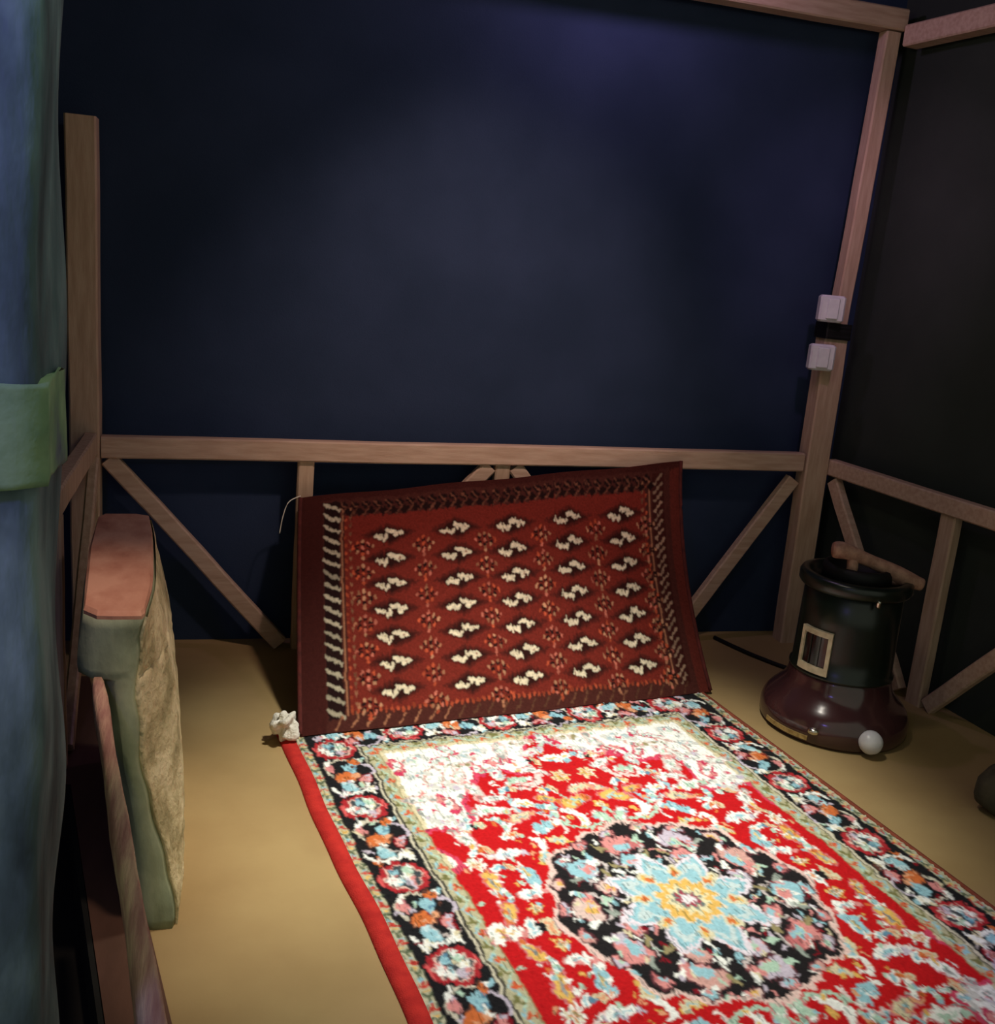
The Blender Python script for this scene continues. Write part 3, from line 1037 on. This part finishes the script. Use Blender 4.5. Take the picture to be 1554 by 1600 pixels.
# bottom border
for i in range(26):
    x = .12 + i * (HW - .24) / 25
    hv.stroke([(x, HH - .012), (x + .026, HH - .052)], .006, TAN * (rh.uniform(.75, 1) if i < 8 else rh.uniform(.25, .5)))
for i in range(64):
    x = .18 + i * (HW - .36) / 63
    hv.ell(x, HH - .070 + rh.uniform(-.004, .004), .006, .010, RST * rh.uniform(.4, .9))


def gul(cx, cy):
    hv.rad(cx, cy, .112, lambda t: 1 / (np.abs(np.cos(t)) / 1.0 + np.abs(np.sin(t)) / .46), C(84, 31, 25))
    hv.rad(cx, cy, .090, lambda t: 1 / (np.abs(np.cos(t)) / 1.0 + np.abs(np.sin(t)) / .44), C(66, 26, 21))
    hv.rad(cx, cy, .074, lambda t: 1 / (np.abs(np.cos(t)) / 1.0 + np.abs(np.sin(t)) / .46), C(46, 20, 17))
    for (du, dv, rx, ry) in ((-.044, .006, .019, .010), (-.030, .015, .015, .009), (-.018, .019, .010, .009), (-.012, .010, .008, .010), (.004, -.014, .014, .011), (.017, -.010, .015, .012), (.030, -.004, .015, .010), (.043, -.003, .015, .009), (.028, .007, .010, .006)):
        hv.ell(cx + du + rh.uniform(-.003, .003), cy + dv + rh.uniform(-.002, .002), rx, ry, IV * rh.uniform(.82, 1.05))
    hv.ell(cx + .014, cy + .001, .006, .004, MBK)
    hv.ell(cx + .036, cy - .001, .004, .003, C(140, 90, 70))
    hv.ell(cx - .034, cy + .004, .004, .003, OLV)


def minor(cx, cy):
    for du, dv in ((0, 0), (-.020, .008), (.020, -.008), (-.020, -.010), (.020, .010), (0, .018), (0, -.018)):
        hv.ell(cx + du * 1.1, cy + dv, .008, .007, MBK)
    for du, dv in ((0, 0), (-.038, 0), (.038, 0), (-.020, .020), (.020, .020), (-.020, -.020), (.020, -.020), (0, .030), (0, -.030), (0, .046)):
        hv.ell(cx + du, cy + dv, .0058, .0085, rh.choice((RST, SAL * .75, C(196, 110, 90), TAN)) * rh.uniform(.65, 1.1))


GX = [.348, .620, .850, 1.098, 1.342]
GY = [.208 + .1115 * k for k in range(7)]
for gy in GY:
    for gxx in GX:
        gul(gxx, gy)
for i in range(4):
    for j in range(7):
        minor((GX[i] + GX[i + 1]) / 2, GY[j] + .058)
for j in range(7):
    minor(GX[0] - .105, GY[j] + .058); minor(GX[-1] + .11, GY[j] + .058)
hv.warp(0.0015, 9, RNG, 0.0034)
hv.soften(1)
hv.a *= (1 + 0.10 * noise2(hv.H, hv.W, 1.6, RNG))[..., None].astype(np.float32)

s = xh / HW
t = 1 - yh / HH               # 0 bottom .. 1 top
BL = np.array((-2.292, -0.80, 0.016)); BR = np.array((-0.705, -0.555, 0.012))
TL = np.array((-2.262, -0.075, 0.635)); TR = np.array((-0.715, -0.062, 0.822))
bot = BL + (BR - BL) * s[..., None]
topp = TL + (TR - TL) * s[..., None]
ty = t ** 1.0
Pz = bot[..., 2] + (topp[..., 2] - bot[..., 2]) * (0.86 * t + 0.14 * t ** 2)
Py = bot[..., 1] + (topp[..., 1] - bot[..., 1]) * (1 - (1 - t) ** 1.22)
Px = bot[..., 0] + (topp[..., 0] - bot[..., 0]) * t
Px = Px - 0.02 * np.sin(PI * t) * np.clip((s - .6) / .4, 0, 1)
ripple = 0.006 * np.sin(s * 9 + 1) * np.sin(PI * t) + 0.004 * np.sin(s * 21)
Py = Py + ripple * 0.7
Pz = Pz + ripple * 0.5 * t
hung = weave_mesh('leaning_rug', np.stack([Px + 1.5, Py + .35, Pz], -1), hv.a, M['rug2'], None,
                  lambda b: b + np.array([0, .012, -.004]))
hung.location = (-1.5, -.35, 0)
tag(hung, 'dark red rug with rows of white motifs leaning against the railing', 'rug')
for k, nm in ((0, 'binding'), (-1, 'binding')):
    pts = [Vector((float(Px[j, k]) + 1.5, float(Py[j, k]) + .35, float(Pz[j, k]))) for j in range(0, hv.H, 14)]
    tube(nm, pts, 0.008, M['darkband'], hung, 8, 2)
# back cloth keeps the rug from being a bare sheet
V, F = [], []
ny_, nx_ = 16, 24
for j in range(ny_ + 1):
    for i in range(nx_ + 1):
        a, b = int(j * (hv.H - 1) / ny_), int(i * (hv.W - 1) / nx_)
        V.append((Px[a, b] + 1.5, Py[a, b] + .35 + .012, Pz[a, b] - .004))
for j in range(ny_):
    for i in range(nx_):
        a = j * (nx_ + 1) + i
        F.append((a, a + 1, a + nx_ + 2, a + nx_ + 1))
obj('back_cloth', V, F, M['darkband'], hung, True)

# ------------------------------------------------------------------ paraffin heater
HC = Vector((-0.345, -0.825, 0.0))
ht = empty('paraffin_heater', HC)
tag(ht, 'dark enamel paraffin heater with maroon base and small window', 'heater')
base_prof = [(.228, 0), (.254, .004), (.263, .018), (.264, .046), (.263, .062), (.259, .078), (.252, .094), (.242, .108), (.230, .121), (.217, .135), (.204, .150), (.193, .165), (.186, .182), (.182, .205), (.178, .222)]
lathe('tank_base', base_prof, M['maroon'], ht)
lathe('barrel', [(.178, .216), (.184, .220), (.184, .228), (.176, .234), (.175, .30), (.173, .42), (.171, .535), (.160, .54)], M['enamel'], ht)
lathe('top_ring', [(.166, .528), (.188, .534), (.196, .545), (.196, .572), (.190, .582), (.170, .586), (.160, .580), (.150, .560), (.05, .556)], M['enamel'], ht)
lathe('inner_cowl', [(.12, .55), (.122, .60), (.116, .615), (.105, .618), (.100, .605), (.09, .57)], M['blackp'], ht)
az_cam = math.atan2(CAM_POS.y - HC.y, CAM_POS.x - HC.x)


def cyl_patch(name, r, a0, a1, z0, z1, th_, mat, parent, na=10, nz=2, arch=0.0):
    V, F = [], []
    for lay in (0, 1):
        for j in range(nz + 1):
            for i in range(na + 1):
                a = a0 + (a1 - a0) * i / na
                q = abs(2 * i / na - 1)
                zt = z1 - arch * q * q
                z = z0 + (zt - z0) * j / nz
                R = r + th_ * lay
                V.append((R * math.cos(a), R * math.sin(a), z))
    N = (na + 1) * (nz + 1)
    w = na + 1
    for j in range(nz):
        for i in range(na):
            a = j * w + i
            F.append((a, a + w, a + w + 1, a + 1)); F.append((N + a, N + a + 1, N + a + w + 1, N + a + w))
    ring = [i for i in range(na + 1)] + [j * w + na for j in range(1, nz + 1)] + [nz * w + i for i in range(na - 1, -1, -1)] + [j * w for j in range(nz - 1, 0, -1)]
    for k in range(len(ring)):
        a, b = ring[k], ring[(k + 1) % len(ring)]
        F.append((a, b, N + b, N + a))
    return obj(name, V, F, mat, parent, False)


aw = az_cam - 0.56        # window looks a little to the left of the viewer
win = empty('window', (0, 0, 0)); win.parent = ht
d1 = 0.34
cyl_patch('pane', .170, aw - d1 + .06, aw + d1 - .06, .262, .385, .010, M['mica'], win, arch=.02)
for a0, a1, z0, z1 in ((aw - d1, aw - d1 + .07, .25, .385), (aw + d1 - .075, aw + d1, .25, .385), (aw - d1, aw + d1, .236, .262), (aw - d1, aw + d1, .376, .396)):
    cyl_patch('frame', .170, a0, a1, z0, z1, .018, M['creamframe'], win)
for q in (-.10, .10):
    cyl_patch('bar', .172, aw + q - .010, aw + q + .010, .262, .38, .011, M['enamel'], win, na=2)
cyl_patch('trim_strip', .250, az_cam - .98, az_cam - .26, .020, .036, .018, M['gold'], ht, na=20)
# chrome nut and white fuel cap on the rim
aq = az_cam - .20
lathe('nut', [(.016, -.004), (.022, 0), (.022, .012), (.015, .018)], M['chrome'], ht, 16, True, (.255 * math.cos(aq), .255 * math.sin(aq), .052))
ak = az_cam + .54
kn = lathe('knob', [(.012, -.03), (.020, -.022), (.036, -.012), (.042, .0), (.041, .016), (.033, .032), (.018, .041), (.004, .044)], M['white'], ht, 24, True)
kn.location = (.265 * math.cos(ak), .265 * math.sin(ak), .052)
kn.rotation_euler = (Vector((math.cos(ak), math.sin(ak), .55))).to_track_quat('Z', 'Y').to_euler()
kn['label'] = 'round white knob'
lathe('knob_stem', [(.02, .0), (.02, .03)], M['blackp'], kn, 12, True, (0, 0, -.045))
# bail handle with thick wooden grip, fallen askew
rv = Vector((math.cos(YAW), -math.sin(YAW), 0))
bk = Vector((math.sin(YAW), math.cos(YAW), 0))
A = rv * -.115 - bk * .05 + Vector((0, 0, .675)); Bp = rv * .215 - bk * .05 + Vector((0, 0, .575))
tube('handle_grip', [A, A.lerp(Bp, .15) + Vector((0, 0, .012)), A.lerp(Bp, .5) + Vector((0, 0, .010)), A.lerp(Bp, .8), Bp], lambda q: .027 + .004 * math.sin(q * 11), M['grip'], ht, 14, 6)
tube('handle_arm', [A.lerp(Bp, .22) + Vector((0, 0, .0)), A.lerp(Bp, .22) + Vector((.0, -.005, -.045)), rv * -.055 - bk * .05 + Vector((0, 0, .585))], .02, M['grip'], ht, 10, 5)
tube('handle_arm', [A.lerp(Bp, .75), A.lerp(Bp, .72) + Vector((0, 0, -.02)), rv * .12 - bk * .06 + Vector((0, 0, .575))], .02, M['grip'], ht, 10, 5)
tube('lug', [rv * .02 - bk * .192 + Vector((0, 0, .52)), rv * .02 - bk * .196 + Vector((0, 0, .545))], .008, M['chrome'], ht, 8, 3)


# ------------------------------------------------------------------ small things
def lump(name, r, mat, loc, seed, amp=.25, sq=(1, 1, 1), nu=20, nv=14, base=True):
    rg_ = random.Random(seed)
    ph = [(Vector((rg_.gauss(0, 1), rg_.gauss(0, 1), rg_.gauss(0, 1))) * (4.2 if amp > .3 else 2.6), rg_.uniform(0, 6.3)) for _ in range(9)]
    V, F = [], []
    for j in range(nv + 1):
        a = PI * j / nv
        for i in range(nu):
            b = 2 * PI * i / nu
            n = Vector((math.sin(a) * math.cos(b), math.sin(a) * math.sin(b), math.cos(a)))
            f = 1 + amp * sum(math.sin(q.dot(n) + p) for q, p in ph) / 4
            v = Vector((n.x * sq[0], n.y * sq[1], n.z * sq[2])) * r * f
            V.append(v)
    zmin = min(v.z for v in V)
    V = [Vector((v.x, v.y, max(v.z - zmin * .86, 0))) for v in V]
    for j in range(nv):
        for i in range(nu):
            F.append((j * nu + i, (j + 1) * nu + i, (j + 1) * nu + (i + 1) % nu, j * nu + (i + 1) % nu))
    return obj(name, V, F, mat, None, True, loc)


k = lump('cotton_knot', .042, M['cotton'], (-2.343, -0.805, .012), 4, .50, (.9, .9, 1.1), 40, 30)
tag(k, 'crumpled white cotton knot at the near left corner of the leaning rug', 'knot')
k = lump('stone', .075, M['stone'], (-0.165, -1.49, 0), 8, .12, (1, 1, 1.2))
tag(k, 'small dark rounded stone on the tan floor, right of the carpet', 'stone')
k = tube('cotton_thread', [(-2.262, -.085, .645), (-2.305, -.085, .62), (-2.325, -.09, .565), (-2.335, -.09, .50)], .0022, M['cotton'], None, 6, 6)
tag(k, 'loose white thread hanging off the upper left rug corner', 'thread')
k = tube('strand', [(-.40, .02, .008), (-.36, -.10, .008), (-.31, -.22, .008), (-.22, -.36, .008), (-.08, -.40, .008), (.04, -.30, .008)], .010, M['blackp'], None, 8, 8)  # thin black tube drawn as the dark line on the floor
tag(k, 'black cable lying on the floor behind the heater', 'strand')
